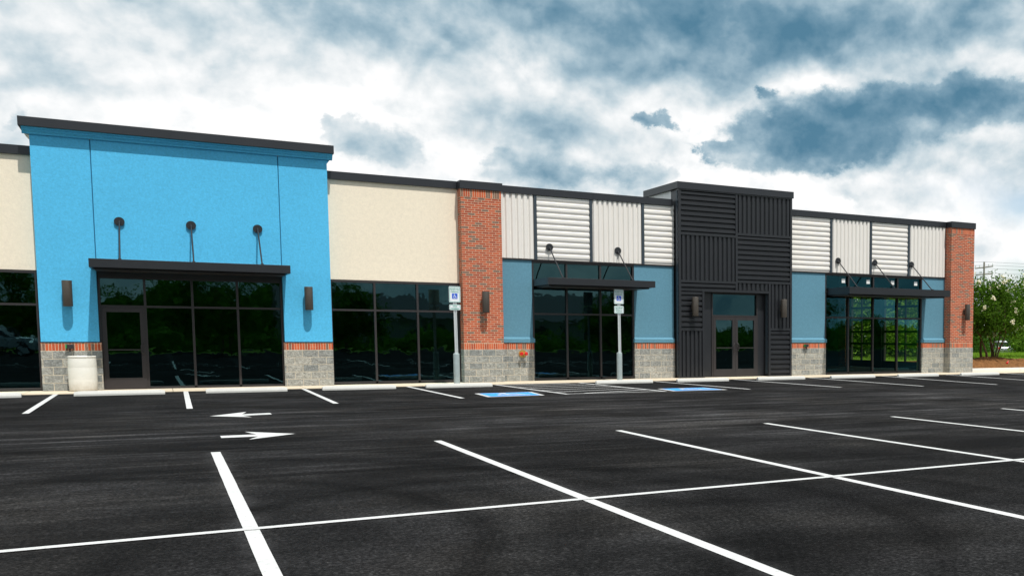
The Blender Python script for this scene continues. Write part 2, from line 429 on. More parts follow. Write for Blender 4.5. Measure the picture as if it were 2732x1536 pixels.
# access aisle
h = MB(); z = -.016
strip(h, (8.34,-1.7), (8.585,-7.41), .11, z); strip(h, (10.93,-1.75), (11.28,-7.41), .11, z)
z = -.0125
strip(h, (8.63,-7.33), (11.22,-7.36), .1, z)
for a, b in (((8.42,-1.95),(10.6,-1.76)),((8.5,-2.66),(10.92,-2.28)),((8.5,-3.56),(10.97,-3.02)),((8.54,-4.43),(11.03,-3.93)),((8.58,-5.33),(11.08,-4.84)),((8.62,-6.4),(11.13,-5.68)),((9.1,-7.22),(11.17,-6.42))):
    strip(h, a, b, .1, z)
o = h.build('access_aisle_hatching', M['paint'], lot, recalc=False)
# arrows
A1 = [(.68,-10.95),(1.31,-10.13),(1.20,-10.74),(1.67,-10.62),(1.67,-11.02),(1.19,-11.10),(1.31,-11.56)]
A2 = [(1.63,-15.3),(1.01,-14.58),(1.13,-15.12),(.665,-15.12),(.665,-15.47),(1.13,-15.47),(.985,-15.9)]
for A, lab in ((A1, 'white painted arrow pointing left'), (A2, 'white painted arrow pointing right')):
    m = MB(); m.face([(x, y, -.016) for x, y in A])
    o = m.build('lane_arrow', M['paint'], lot, recalc=False); o['label'] = lab

def isa_polys():
    """wheelchair symbol in the unit square: list of convex polygons"""
    P = []
    def disc(c, r, n=18): P.append([(c[0]+r*math.cos(6.2832*k/n), c[1]+r*math.sin(6.2832*k/n)) for k in range(n)])
    def stroke(a, b, w):
        a = Vector(a); b = Vector(b); d = (b-a).normalized(); n = Vector((-d.y, d.x))*w/2; e = d*w*.35
        P.append([tuple(a-n-e), tuple(b-n+e), tuple(b+n+e), tuple(a+n-e)])
    disc((.40,.87), .085); stroke((.41,.74), (.45,.44), .10); stroke((.43,.62), (.68,.60), .075)
    stroke((.45,.44), (.68,.43), .10); stroke((.68,.43), (.79,.17), .095); stroke((.79,.17), (.90,.21), .08)
    c = (.44,.33); a0, a1 = R(118), R(345)
    for k in range(22):
        t0 = a0+(a1-a0)*k/22; t1 = a0+(a1-a0)*(k+1)/22; r0, r1 = .205, .285
        P.append([(c[0]+r*math.cos(t), c[1]+r*math.sin(t)) for r, t in ((r0,t0),(r1,t0),(r1,t1),(r0,t1))])
    return P
ISA = isa_polys()
def accessible_mark(quad, lab):
    (x0,y0),(x1,y1),(x2,y2),(x3,y3) = quad    # top-left, top-right, bottom-right, bottom-left
    def B(u, v): # u right, v up
        return ((1-u)*((1-v)*x3+v*x0)+u*((1-v)*x2+v*x1), (1-u)*((1-v)*y3+v*y0)+u*((1-v)*y2+v*y1))
    m = MB(); m.face([(*B(u, v), -.016) for u, v in ((0,0),(1,0),(1,1),(0,1))])
    o = m.build('accessible_symbol', M['paint'], lot, recalc=False); o['label'] = lab
    m = MB(); m.face([(*B(u, v), -.0125) for u, v in ((.07,.07),(.93,.07),(.93,.93),(.07,.93))])
    m.build('blue_field', M['bluepaint'], o, recalc=False)
    m = MB()
    for i, p in enumerate(ISA): m.face([(*B(.14+.72*u, .12+.76*v), -.0095+.0003*(i % 9)) for u, v in p])
    m.build('wheelchair_figure', M['paint'], o, recalc=False)
accessible_mark(((6.62,-6.05),(8.09,-6.04),(7.95,-7.55),(6.53,-7.66)), 'blue accessible parking symbol nearer the beige wall')
accessible_mark(((11.62,-6.1),(13.05,-6.1),(13.13,-7.45),(11.5,-7.4)), 'blue accessible parking symbol beyond the hatched aisle')

# ------------------------------------------------------------------ the building
BLD = thing('retail_building', 'single storey shopping strip with bright blue front, brick pillars and charcoal metal tower', 'building', (0,0,0))
def part(mb, name, mat, label=None, parent=None, bevel=0):
    o = mb.build(name, M[mat], parent or BLD, bevel)
    if label: o['label'] = label
    return o
W = MB
# shell
part(W().box(-9, 28.3, .3, 14.2, -.1, .015), 'floor_slab', 'floor')
part(W().box(-9, 28.3, .28, 14.2, 5.2, 5.4), 'roof_deck', 'dark')
part(W().box(-9, 28.3, 14.2, 14.5, -.1, 5.9), 'rear_wall', 'dark')
part(W().box(-9.3, -9, -.02, 14.5, -.1, 5.9), 'side_wall', 'beige')
part(W().box(9.3, 9.45, .3, 14.2, .015, 5.2), 'partition_wall', 'room')
part(W().box(4.0, 4.12, .3, 14.2, .015, 5.2), 'partition_wall', 'room')
part(W().box(-2.62, -2.5, .3, 14.2, .015, 5.2), 'partition_wall', 'room')
part(W().box(19.7, 19.85, .3, 14.2, .015, 5.2), 'partition_wall', 'room')
ew = W()
for y0, y1 in ((.2,2.2),(5.5,6.3),(8.15,14.5)): ew.box(28.0, 28.28, y0, y1, -.1, 5.9)
for y0, y1 in ((2.2,5.5),(6.3,8.15)): ew.box(28.0, 28.28, y0, y1, 3.35, 5.9)
part(ew, 'end_wall', 'room')
for y0, y1 in ((2.2,5.5),(6.3,8.15)):   # roll-up doors in the end wall, seen through the shop
    d = W(); d.box(28.1, 28.16, y0, y1, .02, .34)
    for zz in (1.12, 1.68, 2.24, 2.8): d.box(28.1, 28.16, y0+.09, y1-.09, zz-.05, zz+.05)
    d.box(28.09, 28.17, y0, y0+.09, .34, 3.35); d.box(28.09, 28.17, y1-.09, y1, .34, 3.35)
    d.box(28.095, 28.165, (y0+y1)/2-.04, (y0+y1)/2+.04, .34, 3.35)
    part(d, 'roll_up_door', 'frame')

part(W().box(27.86, 27.995, 8.2, 8.8, .02, 5.1), 'brick_pier', 'brick')
# beige stucco fields
part(W().box(-9, -2.5, 0, .28, 3.04, 5.9), 'stucco_wall', 'beige')
part(W().box(4.05, 7.85, 0, .28, 3.04, 5.9), 'stucco_wall', 'beige')
# bright blue front
bw = W()
bw.box(-2.56, -1.35, -.31, .28, 1.245, 3.06); bw.box(2.91, 4.13, -.31, .28, 1.245, 3.06)
bw.box(-2.56, -1.35, -.31, .28, 3.06, 6.36); bw.box(2.91, 4.13, -.31, .28, 3.06, 6.36)
bw.box(-1.325, 2.885, -.31, .28, 3.06, 6.36)
part(bw, 'stucco_wall', 'blue', 'bright sky blue stucco front')
part(W().box(-1.35, -1.325, -.285, .2, 3.06, 6.36), 'control_joint', 'joint'); part(W().box(2.885, 2.91, -.285, .2, 3.06, 6.36), 'control_joint', 'joint')
# cornice of the blue front
cn = W()
prof = [(-.30,6.36),(-.36,6.36),(-.375,6.40),(-.42,6.44),(-.43,6.475),(-.47,6.485),(-.48,6.52),(-.30,6.52)]
def mold(x0, x1):
    cn.extr([(y, z) for y, z in prof], x0, x1, 'x')
mold(-2.70, 4.27)
part(cn, 'cornice_molding', 'blue')
part(W().extr([(-2.56,6.26),(-2.565,6.26),(-2.69,6.42),(-2.72,6.515),(-2.56,6.515)], -.295, .5, 'y'), 'cornice_return', 'beige', 'beige underside at the end of the blue cornice')
part(W().extr([(4.131,6.26),(4.135,6.26),(4.25,6.42),(4.28,6.515),(4.131,6.515)], -.295, .5, 'y'), 'cornice_return', 'blue')
part(W().box(-2.76, 4.30, -.52, .6, 6.522, 6.75), 'coping', 'coping', None, None, .006)
# masonry bases
def base(x0, x1, yf, ztop=1.225, zs=1.02, yb=.28, lab=None):
    b = part(W().box(x0, x1, yf, yb, -.1, zs), 'block_base', 'block')
    part(W().box(x0, x1, yf+.004, yb, zs, ztop), 'soldier_course', 'soldier', None, b)
    part(W().box(x0-.004, x1+.004, yf-.012, yf+.1, ztop, ztop+.014), 'flashing', 'frame', None, b)
base(-2.575, -1.31, -.30); base(2.885, 4.135, -.30)
base(8.985, 10.05, -.055, 1.205, 1.01); base(13.50, 14.99, -.055, 1.205, 1.01)
base(19.56, 21.26, -.055, 1.205, 1.01); base(25.93, 27.14, -.055, 1.205, 1.01)
# brick pillars
def pillar(x0, x1):
    p = part(W().box(x0, x1, -.40, .28, 1.215, 5.62), 'brick_pillar', 'brick')
    part(W().box(x0-.008, x1+.008, -.408, .27, -.1, 1.015), 'block_base', 'block', None, p)
    part(W().box(x0, x1, -.403, .27, 1.015, 1.215), 'soldier_course', 'soldier', None, p)
    part(W().box(x0, x1, -.403, .27, 5.62, 5.86), 'soldier_course', 'soldier', None, p)
    part(W().box(x0-.03, x1+.04, -.44, .5, 5.86, 6.105), 'coping', 'coping', None, p, .006)
pillar(7.78, 8.99); pillar(27.12, 28.34)
# slate blue piers with flared sill
for x0, x1 in ((8.995,10.03),(13.52,14.98),(19.57,21.25),(25.95,27.115)):
    pr = part(W().box(x0, x1, 0, .28, 1.39, 3.83), 'pier_wall', 'slate')
    l = x0-.05 if x0 > 9 and x0 not in (19.57,) else x0; r = x1+.05 if x1 not in (14.98, 27.115) else x1
    sl = W()
    sl.idx([(l,-.075,1.222),(r,-.075,1.222),(r,.2,1.222),(l,.2,1.222),(l,-.075,1.335),(r,-.075,1.335),(x1,0.001,1.395),(x0,0.001,1.395),(x1,.2,1.395),(x0,.2,1.395)],
           [(0,1,5,4),(4,5,6,7),(0,3,2,1),(7,6,8,9),(1,2,8,6,5),(0,4,7,9,3),(3,9,8,2)])
    part(sl, 'sill', 'slate', None, pr)

# corrugated panels
def corr(mb, x0, x1, z0, z1, yb, depth=.042, pitch=.182, vert=False):
    a, b = (x0, x1) if vert else (z0, z1)
    n = max(1, round((b-a)/pitch)); p = (b-a)/n; prof = [(a, 0)]
    for i in range(n):
        s = a+i*p
        for q, d in (((.14,0),(.34,1),(.80,1),(1.0,0)) if vert or depth > .04 else ((.08,0),(.46,1),(.86,1),(1.0,0))): prof.append((s+q*p, d*depth))
    for (t0, d0), (t1, d1) in zip(prof[:-1], prof[1:]):
        if vert: mb.face([(t0,yb-d0,z0),(t1,yb-d1,z0),(t1,yb-d1,z1),(t0,yb-d0,z1)])
        else: mb.face([(x0,yb-d0,t0),(x1,yb-d0,t0),(x1,yb-d1,t1),(x0,yb-d1,t1)])
    # closing strips at the ends so a panel has thickness
    for (t0, d0), (t1, d1) in zip(prof[:-1], prof[1:]):
        if d0 or d1:
            for e in ((z0, z1) if vert else (x0, x1)):
                if vert: mb.face([(t0,yb,e),(t1,yb,e),(t1,yb-d1,e),(t0,yb-d0,e)])
                else: mb.face([(e,yb,t0),(e,yb,t1),(e,yb-d1,t1),(e,yb-d0,t0)])
def white_band(x0, x1, div, vfirst):
    part(W().box(x0, x1, .004, .28, 3.87, 5.9), 'stucco_wall', 'whitewall')
    edges = [x0] + div + [x1]; v = vfirst
    for i, (a, b) in enumerate(zip(edges[:-1], edges[1:])):
        a2 = a + (.045 if i else 0); b2 = b - (.045 if i < len(div) else 0)
        m = W(); corr(m, a2, b2, 3.875, 5.88, 0, .046 if v else .027, .182, v)
        part(m, 'metal_panel', 'white'); v = not v
    for d in div: part(W().box(d-.045, d+.045, -.052, .003, 3.86, 5.885), 'panel_trim', 'trim')
    part(W().box(x0, x1, -.04, .2, 3.828, 3.872), 'panel_trim', 'frame')
white_band(8.995, 14.99, [10.165, 12.01, 13.84], True)
white_band(19.56, 27.11, [21.49, 23.35, 25.21], False)
# main parapet coping, in lengths
for x0, x1 in ((-9.4,-2.565),(4.135,7.745),(9.035,14.925),(19.585,27.085)):
    cp = W(); x = x0
    while x < x1-.01:
        e = min(x+3.05, x1)
        if x1-e < .6: e = x1
        cp.box(x+.002, e-.002, -.07 + random.uniform(-.002,.002), .5, 5.885, 6.105); x = e
    part(cp, 'coping', 'coping')

# storefronts
def storefront(x0, x1, z0, z1, Y, mull, trans, gmat='glass', head=.07, sill=.06, skip=None, jamb=.055):
    f = W(); y0, y1 = Y-.045, Y+.085; w = .028
    xs_ = [x0] + mull + [x1]
    f.box(x0, x0+jamb, y0, y1, z0, z1); f.box(x1-jamb, x1, y0, y1, z0, z1)
    for m in mull: f.box(m-w, m+w, y0+.003, y1, z0+(sill if skip is None or skip not in (xs_.index(m)-1, xs_.index(m)) else 0), z1-head)
    f.box(x0+jamb, x1-jamb, y0, y1, z1-head, z1)
    panes = []
    for i, (a, b) in enumerate(zip(xs_[:-1], xs_[1:])):
        a2 = a + (jamb if i == 0 else w); b2 = b - (jamb if i == len(mull) else w)
        if i != skip: f.box(a2, b2, y0+.001, y1, z0, z0+sill)
        lv = [z0+sill] + trans + [z1-head]
        for k, (p, q) in enumerate(zip(lv[:-1], lv[1:])):
            p2 = p + (0 if k == 0 else w); q2 = q - (0 if k == len(lv)-2 else w)
            if k > 0: f.box(a2, b2, y0+.004, y1, p-w, p+w)
            if i == skip and k == 0: continue
            panes.append((a2, b2, p2, q2))
    fr = part(f, 'storefront_window', 'frame')
    for a, b, p, q in panes:
        tilt = random.uniform(-.0022, .0022); t2 = random.uniform(-.0015, .0015)
        m = W(); yy = Y+.03
        m.idx([(a,yy-tilt,p),(b,yy+tilt,p),(b,yy+tilt+t2*2,q),(a,yy-tilt+t2*2,q)], [(0,1,2,3)])
        part(m, 'pane', gmat, None, fr)
    return fr
def door(x0, x1, z0, z1, Y, hand, stile=.10, bottom=.29, handle_side=1):
    y0, y1 = Y-.055, Y+.02
    d = W(); d.box(x0, x0+stile, y0, y1, z0, z1); d.box(x1-stile, x1, y0, y1, z0, z1)
    d.box(x0+stile, x1-stile, y0, y1, z0, z0+bottom); d.box(x0+stile, x1-stile, y0, y1, z1-.115, z1)
    o = part(d, 'door', 'frame')
    m = W(); m.idx([(x0+stile,Y-.01,z0+bottom),(x1-stile,Y-.01,z0+bottom),(x1-stile,Y-.01,z1-.115),(x0+stile,Y-.01,z1-.115)], [(0,1,2,3)])
    part(m, 'pane', 'glass', None, o)
    hx = (x1-stile*.5) if handle_side > 0 else (x0+stile*.5); s = -handle_side
    m = W(); m.tube([(hx,y0,.92),(hx,y0-.06,.92),(hx+s*.05,y0-.075,.97),(hx+s*.05,y0-.075,1.15),(hx,y0-.06,1.2),(hx,y0,1.2)], .013, 8)
    part(m, 'handle', 'frame', None, o)
    m = W(); m.box(x0+stile+.01, x1-stile-.01, Y-.07, Y-.045, 1.02, 1.05); part(m, 'push_bar', 'frame', None, o)
    return o
storefront(-7.2, -2.58, .02, 3.035, .0, [-5.7, -4.15], [2.18])
storefront(-1.345, 2.905, .0, 3.06, -.1, [-.33, .74, 1.80], [2.165], head=.18, skip=0)
door(-1.285, -.36, .012, 2.13, -.1, 0)
storefront(4.13, 7.78, .02, 3.035, .03, [5.34, 6.54], [2.165])
storefront(10.035, 13.515, .02, 3.825, .05, [11.18, 12.33], [2.14, 3.15], head=.065)
storefront(21.255, 25.945, .02, 3.825, .05, [22.35, 23.53, 24.72], [2.175, 3.15], 'clear', head=.065)
for x in (22.19, 23.36, 24.55, 25.72):     # paper stickers left on the upper panes
    part(W().box(x-.13, x+.03, .072, .076, 3.50, 3.66), 'paper_sticker', 'paper', None)

# charcoal metal entrance tower
XL, XR, YF = 14.99, 19.53, -.38
part(W().box(15.03, 15.88, -.33, .28, 0, 6.44).box(18.63, 19.49, -.33, .28, 0, 6.44).box(15.88, 18.63, -.33, .28, 3.05, 6.44), 'tower_wall', 'black')
part(W().box(15.03, 15.2, .285, 2.4, 5.5, 6.44).box(19.32, 19.49, .285, 2.4, 5.5, 6.44).box(15.2, 19.32, 2.2, 2.4, 5.5, 6.44), 'parapet_side', 'whitewall', 'white stucco side of the tower top')
part(W().box(14.935, 19.575, -.44, -.2, 6.445, 6.675).box(14.935, 15.22, -.2, 2.45, 6.445, 6.675).box(19.29, 19.575, -.2, 2.45, 6.445, 6.675).box(15.22, 19.29, 2.15, 2.45, 6.445, 6.675), 'coping', 'coping')
tr = W()
ya, yb = -.405, -.33
tr.box(14.99, 15.075, ya, -.2, 0, 6.445); tr.box(19.45, 19.53, ya, -.2, 0, 6.445)
tr.box(17.19, 17.275, ya, yb, 3.07, 6.40)
tr.box(15.075, 19.45, ya-.003, yb, 6.40, 6.445)
tr.box(15.075, 17.19, ya, yb, 4.90, 4.985); tr.box(17.275, 19.45, ya, yb, 4.995, 5.08)
tr.box(15.075, 17.19, ya, yb, 3.285, 3.37); tr.box(17.275, 19.45, ya, yb, 3.33, 3.41)
tr.box(15.88, 15.96, ya, -.12, 0, 2.985); tr.box(18.545, 18.63, ya, -.12, 0, 2.985); tr.box(15.88, 18.63, ya, -.12, 2.985, 3.07)
tr.box(18.545, 18.63, ya, yb, 3.07, 3.33)
tr.box(15.075, 15.88, ya, yb, 3.0, 3.06)
tr.box(15.075, 15.88, ya, yb, 1.63, 1.72); tr.box(18.63, 19.45, ya, yb, 1.655, 1.745)
tr.box(15.075, 15.88, ya, yb, 0, .05); tr.box(18.63, 19.45, ya, yb, 0, .05)
part(tr, 'panel_trim', 'black')
for x0, x1, z0, z1, v in ((15.075,17.19,4.985,6.40,False),(17.275,19.45,5.08,6.40,True),(15.075,17.19,3.37,4.90,True),(17.275,19.45,3.41,4.995,False),
                          (15.075,17.19,3.075,3.285,False),(17.275,18.545,3.075,3.33,True),(18.63,19.45,1.745,3.33,True),(15.075,15.88,1.72,3.0,False),
                          (15.075,15.88,.05,1.63,True),(18.63,19.45,.05,1.655,False)):
    m = W(); corr(m, x0, x1, z0, z1, -.335, .052, .178, v); part(m, 'metal_panel', 'black')
# folded panel ends on the two returns
for xa, xb, ya_, yb_, zt in ((14.972, 14.9895, -.36, -.23, 6.3), (18.527, 18.5445, -.34, -.2, 2.9)):
    po = [(ya_+.03, .1)]; z = .15
    while z < zt: po += [(ya_+.03, z), (ya_, z+.015), (ya_, z+.07), (ya_+.03, z+.085)]; z += .178
    po += [(ya_+.03, z), (yb_, z), (yb_, .1)]
    part(W().extr(po, xa, xb, 'x'), 'panel_end', 'trim')
part(W().box(15.96, 16.37, -.115, .1, 0, 2.985), 'flat_panel', 'black'); part(W().box(18.235, 18.545, -.115, .1, 0, 2.985), 'flat_panel', 'black')
storefront(16.37, 18.235, 0, 2.985, -.10, [], [2.165], head=.06, sill=0, skip=0, jamb=.05)
door(16.425, 17.298, .012, 2.13, -.1, 0, .105, .27, 1)
door(17.306, 18.18, .012, 2.13, -.1, 0, .105, .27, -1)

# ------------------------------------------------------------------ awnings
def awning(x0, x1, yw, yf, zb, zt, rods, zr, yr, label):
    a = thing('metal_awning', label, 'awning', ((x0+x1)/2, yw, zb), 0, 'flat black awnings over the shop fronts')
    ox, oy, oz = a.location
    def P(mb, name, mat, par=a, bevel=0):
        mb.v = [(x-ox, y-oy, z-oz) for x, y, z in mb.v]
        return mb.build(name, M[mat], par, bevel)
    f = MB(); f.box(x0, x1, yf, yf+.06, zb, zt); f.box(x0, x0+.06, yf+.06, yw-.012, zb, zt); f.box(x1-.06, x1, yf+.06, yw-.012, zb, zt); f.box(x0+.06, x1-.06, yw-.07, yw-.012, zb, zt)
    P(f, 'fascia', 'black', a, .004)
    d = MB(); d.box(x0+.06, x1-.06, yf+.06, yw-.07, zb+.05, zb+.1)
    P(d, 'deck', 'black')
    s = MB(); s.box(x0+.10, x1-.12, yf+.22, yw-.02, zb-.045, zb-.003)
    P(s, 'soffit', 'frame')
    for x in rods:
        r = MB(); r.tube([(x, yw-.06, zr), (x, yr, zt-.01)], .02, 10); r.box(x-.035, x+.035, yr-.05, yr+.03, zt-.02, zt+.025)
        r = P(r, 'support_rod', 'black')
        q = MB(); q.lathe([(.115,-.045),(.115,-.02),(.105,-.012),(.105,0)], (x, yw-.005 if yw < -.1 else yw-.043, zr), 24, 'y')
        q.tube([(x, yw-.03, zr), (x, yw-.11, zr-.06)], .03, 8)
        P(q, 'wall_plate', 'black', r)
awning(-1.44, 3.0, -.31, -1.5, 3.085, 3.30, (-.80, .78, 2.34), 4.33, -1.38, 'widest black awning, hung by three rods from the bright blue wall')
awning(10.07, 13.63, 0, -1.5, 3.015, 3.225, (10.6, 12.92), 4.27, -1.34, 'black awning on two rods beside the first brick pillar')
awning(21.34, 26.15, 0, -1.5, 3.015, 3.27, (21.79, 23.52, 25.33), 4.32, -1.38, 'black awning on three rods under white panels, next to the far brick pillar')

# ------------------------------------------------------------------ wall lamps
proto = None
for x, yw, lab, dx in ((-1.955,-.31,'bronze cylinder wall lamp on the blue wall above the white barrel',.0),
                   (3.53,-.31,'bronze cylinder wall lamp on the blue wall beside the beige wall',0),
                   (8.41,-.40,'dark cylinder wall lamp on the brick pillar behind the parking sign',0),
                   (15.52,-.39,'cylinder wall lamp on charcoal ribs, left of the double doors',0),
                   (19.09,-.39,'cylinder wall lamp on charcoal ribs, right of the double doors',0),
                   (27.86,-.40,'cylinder wall lamp on the brick pillar at the far corner of the building',0)):
    if proto is None:
        L = thing('wall_lamp', lab, 'wall lamp', (x, yw, 2.46), 0, 'cylinder up-down lamps along the facade')
        b = MB(); b.lathe([(.088,-.322),(.104,-.325),(.108,-.315),(.108,.315),(.104,.325),(.088,.322),(.088,.25)], (0,-.19,0), 28)
        b.build('lamp_body', M['bronze'], L)
        b = MB(); b.box(-.035,.035,-.09,-.02,-.05,.05); b.build('mounting_arm', M['bronze'], L, .006)
        b = MB(); b.box(-.06,.06,-.022,-.001,-.095,.095); b.build('back_plate', M['bronze'], L, .006)
        proto = L
    else:
        L = copy_tree(proto); L.location = (x, yw, 2.46); L['label'] = lab

# small fittings on the masonry
def fitting(x, y, z, lab):
    f = thing('alarm_box', lab, 'alarm box', (x, y, z), 0, 'small black boxes on the brick courses')
    b = MB(); b.box(-.06,.085,-.11,0,-.05,.06); b.build('box_body', M['frame'], f, .008)
    b = MB(); b.box(-.095,-.062,-.10,-.012,-.04,.05); b.build('green_lens', M['greenlens'], f, .006)
    b = MB(); b.tube([(.0,-.06,-.05),(.0,-.09,-.10),(.0,-.12,-.11)], .02, 8); b.build('spout', M['frame'], f)
fitting(-1.97, -.30, 1.12, 'small black box with green side on the brick course above the white barrel')
fitting(20.34, -.055, 1.10, 'small black box with green side on the brick course right of the charcoal tower')
fd = thing('fire_hose_inlet', 'round brass fire hose connection with two red caps on grey block', 'fire inlet', (9.67, -.055, .87))
b = MB(); b.lathe([(.125,-.02),(.125,-.008),(.11,0)], (0,0,0), 28, 'y'); b.build('brass_plate', M['brass'], fd)
b = MB(); b.tube([(0,-.02,.0),(0,-.10,.0)], .05, 14); b.tube([(0,-.08,0),(-.07,-.15,.0)], .038, 12); b.tube([(0,-.08,0),(.07,-.15,.0)], .038, 12); b.build('inlet_body', M['brass'], fd)
for s in (-1, 1):
    b = MB(); b.tube([(s*.06,-.14,0),(s*.095,-.178,0)], [.058,.05], 16); b.build('cap', M['red'], fd)

# ------------------------------------------------------------------ wheel stops
proto = None
labs = ['wheel stop cut by the left edge of the picture', 'wheel stop directly in front of the white barrel and glass door', 'wheel stop under the right half of the blue shop window',
        'wheel stop in front of the beige wall\'s window', 'wheel stop at the van accessible sign', 'wheel stop at the maximum penalty sign', 'wheel stop in front of the charcoal tower\'s doors',
        'wheel stop in front of the block pier right of the charcoal tower', 'wheel stop below the left part of the farthest awning', 'wheel stop below the far brick pillar', 'wheel stop beyond the building, in front of the mulch bed']
for (x0, x1), lab in zip(((-4.6,-2.78),(-1.80,.02),(.88,2.70),(3.53,5.36),(6.14,7.96),(11.1,12.95),(13.8,15.65),(16.76,18.62),(19.73,21.62),(22.68,24.58),(25.67,27.6)), labs):
    if proto is None:
        b = MB(); L = .915
        prof = [(-.085,0),(.085,0),(.085,.05),(.055,.115),(-.055,.115),(-.085,.05)]
        rings = []
        for x, s, zs in ((-L, .78, .82), (-L+.09, 1, 1), (-.3,1,1), (.3,1,1), (L-.09, 1, 1), (L, .78, .82)): rings.append([(x, y*s, z*zs) for y, z in prof])
        v = [p for r in rings for p in r]; n = 6
        b.idx(v, [(i*n+k, i*n+(k+1) % n, (i+1)*n+(k+1) % n, (i+1)*n+k) for i in range(5) for k in range(n)] + [tuple(range(n)), tuple(range(5*n, 6*n))])
        o = b.build('wheel_stop', M['stop'], None, .006); proto = o
    else:
        o = proto.copy(); COL.objects.link(o)
    o.location = ((x0+x1)/2, -2.72 + random.uniform(-.03,.03), -.02); o.rotation_euler.z = random.uniform(-.008, .008)
    o.scale.x = (x1-x0)/1.83
    tag(o, 'white concrete ' + lab, 'wheel stop', 'concrete wheel stops along the walk')

# ------------------------------------------------------------------ sign posts
def rrect(x0, x1, z0, z1, r, n=6):
    P = []
    for cx, cz, a0 in ((x1-r,z0+r,-90),(x1-r,z1-r,0),(x0+r,z1-r,90),(x0+r,z0+r,180)):
        for k in range(n+1):
            a = R(a0+90*k/n); P.append((cx+r*math.cos(a), cz+r*math.sin(a)))
    return P
def lettering(text, size, cx, cz, y, mat, parent, width=None):
    cu = bpy.data.curves.new('lettering', 'FONT'); cu.body = text; cu.size = size; cu.align_x = 'CENTER'; cu.align_y = 'CENTER'; cu.offset = .0009
    t = bpy.data.objects.new('lettering_curve', cu); COL.objects.link(t)
    dg = bpy.context.evaluated_depsgraph_get(); me = bpy.data.meshes.new_from_object(t.evaluated_get(dg))
    bpy.data.objects.remove(t); me.name = 'lettering'
    w = max(v.co.x for v in me.vertices)-min(v.co.x for v in me.vertices)
    k = (width/w) if width else 1
    for v in me.vertices: v.co = Vector((cx+v.co.x*k, y, cz+v.co.y))
    me.materials.clear(); me.materials.append(mat)
    o = bpy.data.objects.new('lettering', me); COL.objects.link(o); o.parent = parent
def plate(mb_parent, name, x0, x1, z0, z1, y):
    p = MB(); p.extr(rrect(x0, x1, z0, z1, .035), y, y+.004, 'y'); p = p.build(name, M['signwhite'], mb_parent)
    b = MB(); o_ = rrect(x0+.012, x1-.012, z0+.012, z1-.012, .028); i_ = rrect(x0+.023, x1-.023, z0+.023, z1-.023, .02); n = len(o_)
    b.idx([(q[0], y-.0015, q[1]) for q in o_+i_], [(k, (k+1) % n, n+(k+1) % n, n+k) for k in range(n)])
    b.build('border', M['signgreen'], p)
    return p
def sign_post(x, y, top, kind, lab):
    t = thing('parking_sign', lab, 'parking sign', (x, y, 0), 0, 'accessible parking signs on bollards')
    b = MB(); b.lathe([(.088,0),(.088,.88),(.082,.905),(.05,.925),(.02,.93)], (.02,.05,0), 24); b.build('bollard_sleeve', M['sleeve'], t)
    b = MB()   # U-channel post with two flanges
    b.box(-.02,.02,.0,.006,.9,top-.01); b.box(-.026,-.02,-.018,.006,.9,top-.01); b.box(.02,.026,-.018,.006,.9,top-.01); b.box(-.046,-.026,-.018,-.012,.9,top-.01); b.box(.026,.046,-.018,-.012,.9,top-.01)
    b.v = [(px+.018-.018*min(1,max(0,(pz-.9)/(top-.9))), py+.02, pz) for px, py, pz in b.v]
    b.build('channel_post', M['galv'], t)
    p = plate(t, 'sign_plate', -.163, .163, top-.472, top, -.008)
    lettering('RESERVED', .085, 0, top-.085, -.0105, M['signgreen'], p, .262)
    lettering('PARKING', .085, 0, top-.165, -.0105, M['signgreen'], p, .225)
    b = MB(); b.extr(rrect(-.078,.078,top-.365,top-.209,.012), -.0105, -.0085, 'y'); f = b.build('blue_field', M['signblue'], p)
    b = MB()
    for i, q in enumerate(ISA): b.face([(-.066+.132*u, -.0115-.00006*(i % 9), top-.355+.136*v) for u, v in q])
    b.build('wheelchair_figure', M['signwhite'], p, recalc=False)
    b = MB()
    for zz in (top-.035, top-.44): b.lathe([(.008,-.012),(.008,-.008)], (0,0,zz), 10, 'y')
    b.build('bolt', M['galv'], p)
    if kind == 'van':
        q = plate(t, 'sign_plate', -.163, .163, top-.695, top-.53, -.008)
        lettering('VAN', .072, 0, top-.587, -.0105, M['signgreen'], q, .12)
        lettering('ACCESSIBLE', .045, 0, top-.648, -.0105, M['signgreen'], q, .22)
    else:
        q = plate(t, 'sign_plate', -.16, .16, top-.77, top-.525, -.008)
        lettering('MAXIMUM', .06, 0, top-.59, -.0105, M['signgreen'], q, .225)
        lettering('PENALTY', .06, 0, top-.648, -.0105, M['signgreen'], q, .225)
        lettering('$250.00', .06, 0, top-.706, -.0105, M['signgreen'], q, .20)
sign_post(7.32, -1.3, 2.88, 'van', 'reserved parking sign with van accessible plate, in front of the beige wall')
sign_post(12.44, -1.3, 2.935, 'max', 'reserved parking sign with maximum penalty plate, under the two-rod awning')

# ------------------------------------------------------------------ white plastic barrel
b = MB()
prof = [(.272,0),(.290,.018),(.294,.06),(.300,.16),(.304,.28),(.3030,.288),(.3030,.297),(.304,.305),(.306,.45),(.304,.585),(.3030,.592),(.3030,.60),(.304,.608),(.301,.72),(.294,.82),(.290,.85),(.297,.855),(.299,.885),(.287,.890),(.28,.86),(.275,.80)]
b.lathe(prof, (0,0,0), 40)
o = b.build('plastic_barrel', M['barrel'])
o.location = (-1.72, -.64, .0)
tag(o, 'scuffed white plastic barrel standing against grey block beside the glass door', 'barrel')

